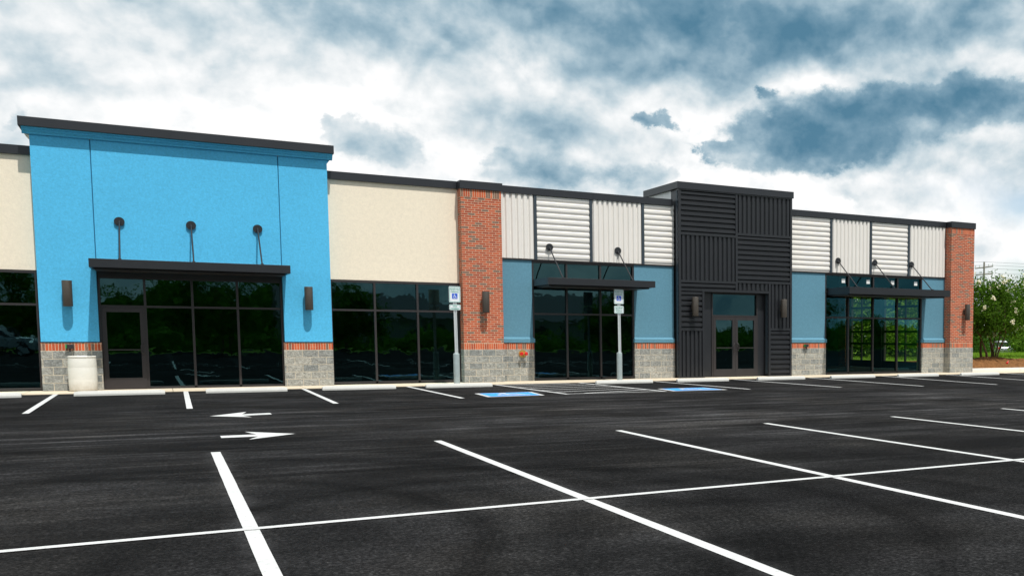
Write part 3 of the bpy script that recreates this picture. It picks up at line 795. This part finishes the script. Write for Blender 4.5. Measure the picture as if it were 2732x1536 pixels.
# ------------------------------------------------------------------ vegetation
def leafcloud(mb, n, clumps, spread, size, rng, flat=.75):
    for i in range(n):
        c, s = rng.choice(clumps)
        p = Vector(c) + Vector((rng.gauss(0,1), rng.gauss(0,1), rng.gauss(0,1)*flat))*spread*s
        L = size*rng.uniform(.6,1.35); a = Vector((rng.gauss(0,1), rng.gauss(0,1), rng.gauss(0,.6))).normalized(); b_ = a.orthogonal().normalized()
        b_ = (b_*math.cos(rng.uniform(0,3.1)) + a.cross(b_)*math.sin(rng.uniform(0,3.1))).normalized()
        mb.face([p-a*L*.6, p+b_*L*.3, p+a*L*.6, p-b_*L*.3])
def tree(name, label, cat, x, y, z, h, rad, nl, size, leaf, bark, seed, stems=1, group=None, flowers=0, skirt=.3, nclump=40, sp=.3):
    rng = random.Random(seed)
    t = thing(name, label, cat, (x, y, z), 0, group)
    clumps = []
    for i in range(nclump):
        a = rng.uniform(0, 6.283); u = rng.uniform(0, 1); rr = rad*(.35+.65*math.sqrt(rng.uniform(0, 1)))
        zz = skirt*h + (1-skirt)*h*u
        k = math.sin(math.pi*min(1, max(.05, .18+.80*u)))**.6
        clumps.append(((rr*k*math.cos(a), rr*k*math.sin(a), zz*.95), rng.uniform(.6, 1.3)))
    tr = MB()
    for s in range(stems):
        a = rng.uniform(0, 6.28); b0 = Vector((.34*math.cos(a), .34*math.sin(a), -.06))*(stems > 1)
        tgt = rng.choice(clumps)[0]; tv = Vector(tgt)*.85
        mid = b0*1.6 + Vector((tv.x*.3, tv.y*.3, h*.35))
        r0 = h*(.022 if stems == 1 else .011)
        tr.tube([b0, b0*1.3+Vector((0,0,h*.12)), mid, (mid+tv)/2+Vector((rng.uniform(-.1,.1),rng.uniform(-.1,.1),0)), tv], [r0*1.3, r0, r0*.8, r0*.5, r0*.2], 7)
        for q in range(3 if stems > 1 else 9):
            c = Vector(rng.choice(clumps)[0]); st = mid + (tv-mid)*rng.uniform(0,.6)
            tr.tube([st, (st+c)/2+Vector((0,0,.05*h*rng.uniform(-.5,1))), c], [r0*.5, r0*.3, r0*.1], 5, False)
    tr.build('trunk', M[bark], t)
    lf = MB(); leafcloud(lf, nl, clumps, rad*sp, size, rng)
    lf.build('crown', M[leaf], t, recalc=False)
    if flowers:
        fl = MB(); outer = [c for c, s in clumps if c[2] > .42*h]
        for i in range(flowers):
            c = Vector(rng.choice(outer)); d = Vector((c.x, c.y, (c.z-.5*h)*1.2)).normalized()
            p = c + d*rad*sp*rng.uniform(.6, 1.5) + Vector((rng.gauss(0,.16),rng.gauss(0,.16),rng.gauss(0,.12)))
            for q in range(44):
                o_ = Vector((rng.gauss(0,.05), rng.gauss(0,.05), rng.gauss(0,.06))); L = .036*rng.uniform(.7,1.3)
                a = Vector((rng.gauss(0,1), rng.gauss(0,1), rng.gauss(0,1))).normalized(); b_ = a.orthogonal().normalized()
                fl.face([p+o_-a*L, p+o_+b_*L, p+o_+a*L, p+o_-b_*L])
        fl.build('blossom', M['flower'], t, recalc=False)
    return t
tree('flowering_tree', 'bushy many-stemmed tree with cream blossoms beside the end brick pillar', 'tree', 34.55, 5.35, .28, 3.75, 1.95, 16500, .115, 'leaf1', 'bark', 3, 10, None, 60, .42, 66, .2)
tree('flowering_tree', 'tree with cream blossoms reaching in from the right picture edge', 'tree', 40.2, 7.6, .34, 4.3, 2.0, 8000, .12, 'leaf1', 'bark', 5, 7, None, 40, .3, 56, .2)
# bushy growth behind the lawn
for i, (x, y, h_, r_, lf) in enumerate(((51.6,19.2,1.35,1.25,'leaf3'),(52.6,20.4,1.5,1.3,'leaf1'),(62.0,28.2,2.6,2.0,'leaf1'),(57.2,33.5,3.0,2.2,'leaf2'),(60.5,37.5,3.9,3.0,'leaf2'),(74,41,4.2,3.6,'leaf1'),(67.0,48.0,5.0,4.0,'leaf2'),(78,52,5.2,4.4,'leaf2'),(86,56,5.6,4.6,'leaf1'))):
    labs_ = ['low bright green shrub at the lawn edge behind the flowering tree', 'low shrub on the lawn edge at the right picture edge', 'rounded green bush far behind the lawn', 'dark rounded bush far behind the lawn at right',
             'dark leafy tree far behind the flowering tree', 'mid green tree far behind the lawn', 'tallest dark tree far behind the brick pillar', 'wide dark tree farthest behind the lawn', 'green tree farthest away at the right edge']
    tree('shrub' if i < 4 else 'leafy_tree', labs_[i], 'shrub' if i < 4 else 'tree', x, y, hgt(x, y)-.05, h_, r_, 4200, .16 if i < 4 else .24, lf, 'barkdark', 20+i, 4 if i < 4 else 1, 'bushes and trees behind the lawn', 0, .06, 40, .27)
# trees seen through the corner shop's glass
for i, (x, y, h_) in enumerate(((33.2,11.6,4.6),(36.2,15.2,5.4),(40.5,19.5,6.2),(31.5,15.0,5.0),(35,22,6.5))):
    tree('leafy_tree', ['sunlit green tree seen through the corner shop windows', 'bright tree behind the shop end wall, seen through glass', 'tall tree farther behind the shop end wall', 'green tree close behind the roll-up door glass', 'tall green tree beyond the roll-up doors'][i],
         'tree', x, y, hgt(x, y)-.05, h_, 2.5, 9000, .2, 'leaf3', 'barkdark', 40+i, 3, 'trees behind the end wall of the shop', 0, .08, 44, .24)
# wood across the road (behind the camera, mirrored in the glass)
wd = MB(); rng = random.Random(11)
def ridge(y, w, hf, x0, x1, n, size, nl):
    rows = []
    for i in range(n+1):
        x = x0+(x1-x0)*i/n; h_ = hf(x)*rng.uniform(.9, 1.08)
        rows.append([(x+rng.uniform(-.4,.4), y+w*u+rng.uniform(-.3,.3), max(-.3, h_*v_*rng.uniform(.9,1.06)-.3)) for u, v_ in ((.55,0),(.5,.35),(.36,.7),(.1,.93),(-.3,.9),(-.5,0))])
    m = 6; wd.idx([p for r in rows for p in r], [(a*m+k, a*m+k+1, (a+1)*m+k+1, (a+1)*m+k) for a in range(n) for k in range(m-1)])
    for i in range(nl):
        x = rng.uniform(x0, x1); h_ = hf(x); u = rng.random()
        p = Vector((x, y+w*(.58-.5*u**2)+rng.gauss(0,.35), h_*u*1.04+rng.gauss(0,.25))); L = size*rng.uniform(.6,1.4)
        a = Vector((rng.gauss(0,1), rng.gauss(0,.6), rng.gauss(0,1))).normalized(); b_ = a.orthogonal().normalized()
        b_ = (b_*math.cos(rng.uniform(0,3.1)) + a.cross(b_)*math.sin(rng.uniform(0,3.1))).normalized()
        wd.face([p-a*L*.6, p+b_*L*.45, p+a*L*.6, p-b_*L*.45])
def hw(x):
    h_ = 5.4 + 2.6*math.exp(-((x+4)/9)**2) + 1.5*math.sin(x*.13) + 1.2*math.sin(x*.041+1) + .8*math.sin(x*.47) + .5*math.sin(x*1.1)
    return h_*(1 if x < 34 else .74)
ridge(-120, 8, hw, -75, 190, 240, .42, 26000)
ridge(-70, 3, lambda x: 1.75 + .5*math.sin(x*.31) + .35*math.sin(x*.9+2) + .2*math.sin(x*2.3), -75, 165, 260, .26, 22000)
tag(wd.build('woodland', M['leaf4'], None, recalc=False), 'green wood across the road, mirrored in the dark shop windows', 'woodland', kind='stuff')

for i, (x, y, h_, r_) in enumerate(((-9,-56,6.2,2.6),(3.5,-54,6.8,2.8),(12.5,-57,5.6,2.5),(36,-58,5.4,2.5),(58,-57,5.8,2.7))):
    tree('leafy_tree', ['tree across the lot mirrored in the leftmost shop window', 'tall tree mirrored in the glass below the widest awning', 'tree mirrored in the right panes below the widest awning',
                        'tree mirrored in the windows under the two-rod awning', 'tree mirrored in the glass of the charcoal tower doors'][i],
         'tree', x, y, -.03, h_, r_, 5200, .26, 'leaf4', 'bark', 70+i, 2, 'trees across the lot mirrored in the windows', 0, .22, 36, .24)
# ------------------------------------------------------------------ vehicles
def car(label, loc, rz, group=None):
    t = thing('parked_car', label, 'car', loc, rz, group)
    prof = [(-2.3,.42),(-2.36,.75),(-2.28,1.02),(-1.95,1.06),(-1.72,1.62),(-.2,1.70),(.45,1.62),(1.12,1.10),(2.0,.98),(2.28,.80),(2.3,.42)]
    b = MB(); half = .92; rings = []
    for s in (-1, -.9, .9, 1):
        rings.append([(x, s*half*(1-.13*max(0,(z-1.05))/.6 if abs(s) > .5 else 1), z*(1 if abs(s) < .95 else .985)) for x, z in prof])
    n = len(prof)
    b.idx([p for r in rings for p in r], [(i*n+k, i*n+(k+1) % n, (i+1)*n+(k+1) % n, (i+1)*n+k) for i in range(3) for k in range(n)] + [tuple(range(n)), tuple(range(3*n, 4*n))])
    b.build('body', M['carpaint'], t, .05)
    for s in (-1, 1):
        for xa, xb, xc, xd in ((-1.75,-.75,-.78,-1.58),(-.68,.22,.14,-.70),(.30,1.0,.42,.22)):
            w = MB(); z0, z1 = 1.12, 1.55
            y0 = s*(half*(1-.13*(z0-1.05)/.6)+.008); y1 = s*(half*(1-.13*(z1-1.05)/.6)+.008)
            w.extr([(xa,z0),(xb,z0),(xc,z1),(xd,z1)], -.003, .003, 'y')
            w.v = [(x, (y0+(y1-y0)*(zz-z0)/(z1-z0))+yy, zz) for x, yy, zz in w.v]
            w.build('window', M['carglass'], t)
    w = MB(); w.face([(-1.97,-.72,1.12),(-1.97,.72,1.12),(-1.77,.66,1.56),(-1.77,-.66,1.56)]); w.build('rear_window', M['carglass'], t)
    w = MB(); w.face([(1.12,-.74,1.13),(1.12,.74,1.13),(.50,.68,1.60),(.50,-.68,1.60)]); w.v = [(x+.03,y,z+.02) for x,y,z in w.v]; w.build('windscreen', M['carglass'], t)
    for s in (-1, 1):
        for x in (-1.42, 1.42):
            w = MB(); w.lathe([(.30,-.1),(.34,-.08),(.35,0),(.34,.08),(.30,.1)], (x, s*.86, .35), 24, 'y'); wh = w.build('wheel', M['tyre'], t)
            w = MB(); w.lathe([(.21,-.01),(.2,.01)], (x, s*.966, .35), 18, 'y'); w.build('rim', M['rim'], wh)
        w = MB(); w.box(-2.37,-2.30, s*.78-.1, s*.78+.1, .80, 1.02); w.build('tail_light', M['red'], t)
    return t
car('silver sport utility car parked beyond the lawn, partly behind the flowering tree', (72.9, 45.0, -.62), R(58))
car('silver car mirrored in the leftmost shop window', (-8.6, -48.5, -.02), R(8))

# ------------------------------------------------------------------ utility pole and wires
px, py, pz = 82.3, 58.3, -.75
up = thing('utility_pole', 'grey utility pole with crossarms and sagging wires above the flowering tree', 'utility pole', (px, py, pz))
b = MB(); b.tube([(0,0,0),(0,0,11.0)], [.15,.10], 10); b.build('pole', M['wood'], up)
ax = Vector((.80,-.60,0))
for zz, w_ in ((10.35, 1.05), (9.6, 1.0)):
    b = MB(); p0 = -ax*w_ + Vector((0,0,zz-.12)); p1 = ax*w_ + Vector((0,0,zz+.14)) if zz > 10 else ax*w_ + Vector((0,0,zz))
    b.tube([p0, p1], .07, 6); b.build('crossarm', M['wood'], up)
    for s in (-.95,-.5,.5,.95):
        b = MB(); b.tube([ax*w_*s+Vector((0,0,zz+s*.12)), ax*w_*s+Vector((0,0,zz+.32+s*.12))], .05, 6); b.build('insulator', M['galv'], up)
for s in (-1, 1):
    b = MB(); b.tube([ax*s*1.0+Vector((0,0,9.5)), ax*s*.8+Vector((0,0,8.7)), ax*s*.25+Vector((0,0,8.1)), (0,0,7.8)], .022, 5); b.build('jumper_cable', M['wire'], up)
for k, (z0, off) in enumerate(((11.0,0),(10.6,.95),(10.3,-.95),(9.7,.6))):
    b = MB()
    for dx, dy, dz in ((60,-52,-1.5),(-60,52,2.0)):
        pts = []
        for i in range(13):
            u = i/12; pts.append(Vector((dx*u, dy*u, z0+dz*u-1.3*4*u*(1-u)*.6)) + ax*off)
        b.tube(pts, .016, 4, False)
    b.build('wire', M['wire'], up)
# far flat building at the right edge
hb = thing('far_building', 'pale flat-roofed building barely visible at the right edge above the trees', 'building', (121.5, 88, -.8), R(-20))
b = MB(); b.box(-7,7,-5,5,0,7.6); b.build('wall', M['siding'], hb)
b = MB(); b.box(-7.3,7.3,-5.3,5.3,7.6,8.4); b.build('roof', M['shingle'], hb)
b = MB()
for k in range(5): b.box(-6+2.6*k, -4.6+2.6*k, -5.03, -5.005, 5.2, 6.6)
b.build('window', M['carglass'], hb)
# houses across the road, mirrored in the windows
def house(x, y, w, d, hw, hr, lab):
    t = thing('house', lab, 'house', (x, y, -.05), 0, 'houses across the road mirrored in the windows')
    b = MB(); b.box(-w/2,w/2,-d/2,d/2,0,hw); b.build('wall', M['siding'], t)
    b = MB(); b.extr([(-d/2-.5,hw),(d/2+.5,hw),(0,hw+hr)], -w/2-.5, w/2+.5, 'x'); b.build('roof', M['shingle'], t)
    for k in range(4):
        b = MB(); xx = -w/2+w*(k+.5)/4; b.box(xx-.6, xx+.6, d/2+.01, d/2+.05, 1, 2.5); b.build('window', M['carglass'], t)
house(20, -104, 15, 9, 3.4, 3.3, 'grey house mirrored behind the beige wall\'s window')
house(47, -102, 13, 9, 3.4, 3.0, 'grey house mirrored in the two-rod awning\'s window')
house(30, -110, 10, 9, 3.2, 2.6, 'smaller grey house mirrored between two others')

# ------------------------------------------------------------------ red marker flag in the mulch
fx, fy = 33.15, 2.5; fz = hgt(fx, fy)
fg = thing('marker_flag', 'small red survey flag stuck in the mulch', 'flag', (fx, fy, fz+.02))
b = MB(); b.tube([(0,0,-.1),(.005,0,.2)], .006, 5); b.build('wire_stake', M['galv'], fg)
b = MB(); b.idx([(.005,0,.2),(.005,0,.06),(-.08,-.05,.03),(-.17,-.01,.02),(-.15,.01,.09),(-.06,-.04,.16)], [(0,1,2,5),(5,2,3,4)], True)
o = b.build('flag_sheet', M['red'], fg); sm = o.modifiers.new('s','SOLIDIFY'); sm.thickness = .004

# ------------------------------------------------------------------ light
sunv = Vector((.16, -1.0, 2.1)).normalized()
sun = bpy.data.lights.new('sun', 'SUN'); sun.energy = 3.6; sun.angle = R(.7); sun.color = (1, .965, .90)
so = bpy.data.objects.new('sun', sun); COL.objects.link(so); so.rotation_euler = (-sunv).to_track_quat('-Z', 'Y').to_euler()
EXPO = .33
wd_ = bpy.data.worlds.new('World'); S.world = wd_; wd_.use_nodes = True
nt = wd_.node_tree; nt.nodes.clear(); t = NT(nt)
tc = t.n('ShaderNodeTexCoord').outputs['Generated']
x, y, z = t.xyz(tc)
warp = t.vmath('SUBTRACT', t.noise(tc, 10, 5, .55, color=True), (.5,.5,.5))
wx, wy, wz = t.xyz(warp)
az0 = t.math('ARCTAN2', x, y); el0 = t.math('ARCSINE', z)
P_soft = t.comb(t.math('MULTIPLY_ADD', wx, .13, az0), t.math('MULTIPLY_ADD', wz, .07, el0), 0.0)
lump = t.vmath('SUBTRACT', t.noise(t.scale(tc, (1, 1, 1.25)), 24, 9, .62, color=True), (.5,.5,.5)); lx, ly, lz = t.xyz(lump)
P_hard = t.comb(t.math('MULTIPLY_ADD', lx, .075, t.math('MULTIPLY_ADD', wx, .03, az0)), t.math('MULTIPLY_ADD', lz, .045, t.math('MULTIPLY_ADD', wz, .012, el0)), 0.0)
def gauss(P, a, e, sa, se):
    d = t.vmath('MULTIPLY', t.vmath('SUBTRACT', P, (a, e, 0)), (1/sa, 1/se, 0))
    nd = t.n('ShaderNodeVectorMath', operation='DOT_PRODUCT'); t.put(nd.inputs[0], d); t.put(nd.inputs[1], d)
    return t.math('POWER', math.e, t.math('MULTIPLY', nd.outputs['Value'], -.9))
def gsum(P, L, v):
    for a, e, sa, se, w_ in L: v = t.math('MULTIPLY_ADD', gauss(P, a, e, sa, se), w_, v)
    return v
SOFT = [(0.007,0.169,0.147,0.058,0.40),(0.169,0.194,0.106,0.038,0.22),(0.299,0.239,0.031,0.019,0.42),(0.557,0.237,0.040,0.012,0.50),(0.495,0.201,0.073,0.020,0.25),(0.248,0.161,0.040,0.020,0.25),(0.456,0.162,0.058,0.014,0.30),(0.619,0.132,0.119,0.021,0.42),(0.403,0.297,0.200,0.040,-0.42),(0.672,0.284,0.147,0.035,-0.42),(0.282,0.203,0.051,0.020,-0.16),(0.385,0.235,0.071,0.020,-0.20),(0.171,0.269,0.082,0.018,-0.14),(-0.054,0.190,0.057,0.014,-0.20),(-0.088,0.215,0.028,0.016,-0.12),(0.674,0.170,0.107,0.021,-0.12),(0.712,0.254,0.046,0.010,0.22), (0.66,0.21,0.15,0.030,-0.16), (0.31,0.158,0.09,0.02,-0.06), (0.43,0.24,0.1,0.02,-0.08)]
DARK = [(0.550,0.178,0.055,0.021,1.00),(0.594,0.195,0.087,0.026,1.00),(0.662,0.212,0.093,0.021,1.00),(0.733,0.224,0.070,0.018,1.00),(0.409,0.203,0.017,0.009,0.95),(0.431,0.194,0.016,0.005,0.80),(0.479,0.181,0.016,0.008,0.95),(0.524,0.230,0.011,0.005,0.60)]
MID = [(0.153,0.169,0.022,0.019,0.90),(0.187,0.164,0.024,0.019,1.00),(0.135,0.179,0.014,0.013,0.70),(0.325,0.162,0.038,0.019,1.00),(0.298,0.147,0.041,0.012,1.00),(0.353,0.149,0.042,0.010,1.00),(0.279,0.165,0.014,0.006,0.80),(0.423,0.158,0.021,0.010,0.95),(0.384,0.147,0.028,0.008,0.90),(-0.093,0.160,0.011,0.016,0.80),(0.043,0.222,0.011,0.006,0.55)]
WHITE = [(0.663,0.132,0.040,0.018,1.00),(0.627,0.143,0.033,0.011,0.80),(0.692,0.114,0.043,0.011,0.80),(0.750,0.103,0.028,0.016,1.00),(0.778,0.106,0.024,0.021,1.00),(0.736,0.075,0.043,0.021,1.00),(0.197,0.197,0.025,0.010,0.70)]
flatv = t.scale(tc, (1, 1, 1.2))
f1 = t.noise(flatv, 5.5, 9, .55, .2); f2 = t.noise(flatv, 17, 9, .56, .2); f3 = t.noise(t.scale(tc, (1, 1, 1.5)), 42, 6, .6)
rg = t.math('ABSOLUTE', t.math('SUBTRACT', t.noise(t.scale(tc, (1, 1, 1.25)), 12, 7, .55, .2), .5))
v = t.math('ADD', t.math('MULTIPLY_ADD', f1, .95, .215), t.math('ADD', t.math('MULTIPLY_ADD', f2, .55, -.275), t.math('MULTIPLY_ADD', f3, .16, -.08)))
fa = t.noise(flatv, 15, 6, .5, .15); fu = t.noise(t.vmath('ADD', flatv, (0, 0, .015)), 15, 6, .5, .15)
bil = t.math('MULTIPLY', t.math('SUBTRACT', fa, fu), 1.2)     # billows: brighter upper sides
v = t.math('ADD', v, t.math('ADD', bil, t.math('MULTIPLY_ADD', rg, -.45, .04)))
v = gsum(P_soft, SOFT, v)
STOPS = [(.0, (.09,.222,.33)), (.22, (.18,.322,.43)), (.45, (.37,.51,.60)), (.63, (.60,.70,.755)), (.81, (.84,.88,.90)), (1.0, (1.04,1.04,1.04))]
def layer(L, below, lo, hi, base, amp):
    g_ = gsum(P_hard, L, 0.0)
    d = t.math('ADD', g_, t.math('ADD', t.math('MULTIPLY_ADD', f2, .62, -.31), t.math('MULTIPLY_ADD', f3, .5, -.25)))
    m = t.n('ShaderNodeMapRange', interpolation_type='SMOOTHSTEP'); t.put(m.inputs['Value'], d)
    m.inputs['From Min'].default_value = lo; m.inputs['From Max'].default_value = hi
    inner = t.math('ADD', t.math('MULTIPLY_ADD', g_, amp, base), t.math('ADD', t.math('MULTIPLY_ADD', f1, .8, -.40), t.math('MULTIPLY_ADD', f3, .34, -.17)))
    inner = t.math('ADD', inner, t.math('ADD', t.math('MULTIPLY_ADD', f2, .40, -.20), t.math('MULTIPLY', bil, 1.0)))
    nd = t.n('ShaderNodeMix', data_type='FLOAT'); t.put(nd.inputs[0], m.outputs[0]); t.put(nd.inputs[2], below); t.put(nd.inputs[3], inner)
    return nd.outputs[0]
v = layer(WHITE, v, .26, .62, .82, .12)
v = layer(MID, v, .27, .66, .86, -.22)
v = layer(DARK, v, .26, .68, .47, -.28)
cloud = t.ramp(v, STOPS)
sky = t.n('ShaderNodeTexSky', sky_type='NISHITA'); sky.sun_disc = False
sky.sun_elevation = math.asin(sunv.z); sky.sun_rotation = math.atan2(sunv.x, sunv.y)
gap = t.math('MULTIPLY', t.math('ADD', gauss(P_soft,.775,.132,.05,.014), gauss(P_soft,.77,.062,.04,.010)), .75, clamp=True)
bg1 = t.n('ShaderNodeBackground'); t.put(bg1.inputs[0], sky.outputs[0]); bg1.inputs[1].default_value = .12
bg2 = t.n('ShaderNodeBackground'); t.put(bg2.inputs[0], cloud); bg2.inputs[1].default_value = 1.0/2**EXPO
mx = t.n('ShaderNodeMixShader'); t.put(mx.inputs[0], t.math('SUBTRACT', 1.0, gap))
nt.links.new(bg1.outputs[0], mx.inputs[1]); nt.links.new(bg2.outputs[0], mx.inputs[2])
wo = t.n('ShaderNodeOutputWorld'); nt.links.new(mx.outputs[0], wo.inputs[0])

# ------------------------------------------------------------------ camera
cd = bpy.data.cameras.new('camera'); cam = bpy.data.objects.new('camera', cd); COL.objects.link(cam); S.camera = cam
cd.sensor_fit = 'HORIZONTAL'; cd.sensor_width = 36; cd.lens = 36*2695.39/2732
cd.shift_x = (1366-2160.35)/2732; cd.shift_y = (1113.72-768)/2732
cd.clip_start = .1; cd.clip_end = 4000
yaw, pit, rol = .569359, -.0809541, -.0042763
fwd = Vector((math.sin(yaw)*math.cos(pit), math.cos(yaw)*math.cos(pit), math.sin(pit)))
rt = Vector((math.cos(yaw), -math.sin(yaw), 0)); dn = fwd.cross(rt)
r2 = rt*math.cos(rol) + dn*math.sin(rol); d2 = -rt*math.sin(rol) + dn*math.cos(rol)
mw = Matrix((r2, -d2, -fwd)).transposed().to_4x4(); mw.translation = Vector((0, -32.1601, 1.4793))
cam.matrix_world = mw
vs = S.view_settings; vs.view_transform = 'Standard'; vs.look = 'None'; vs.gamma = 1; vs.exposure = EXPO
S.cycles.use_denoising = True
S.cycles.max_bounces = 8; S.cycles.transparent_max_bounces = 12
S.cycles.sample_clamp_indirect = 6
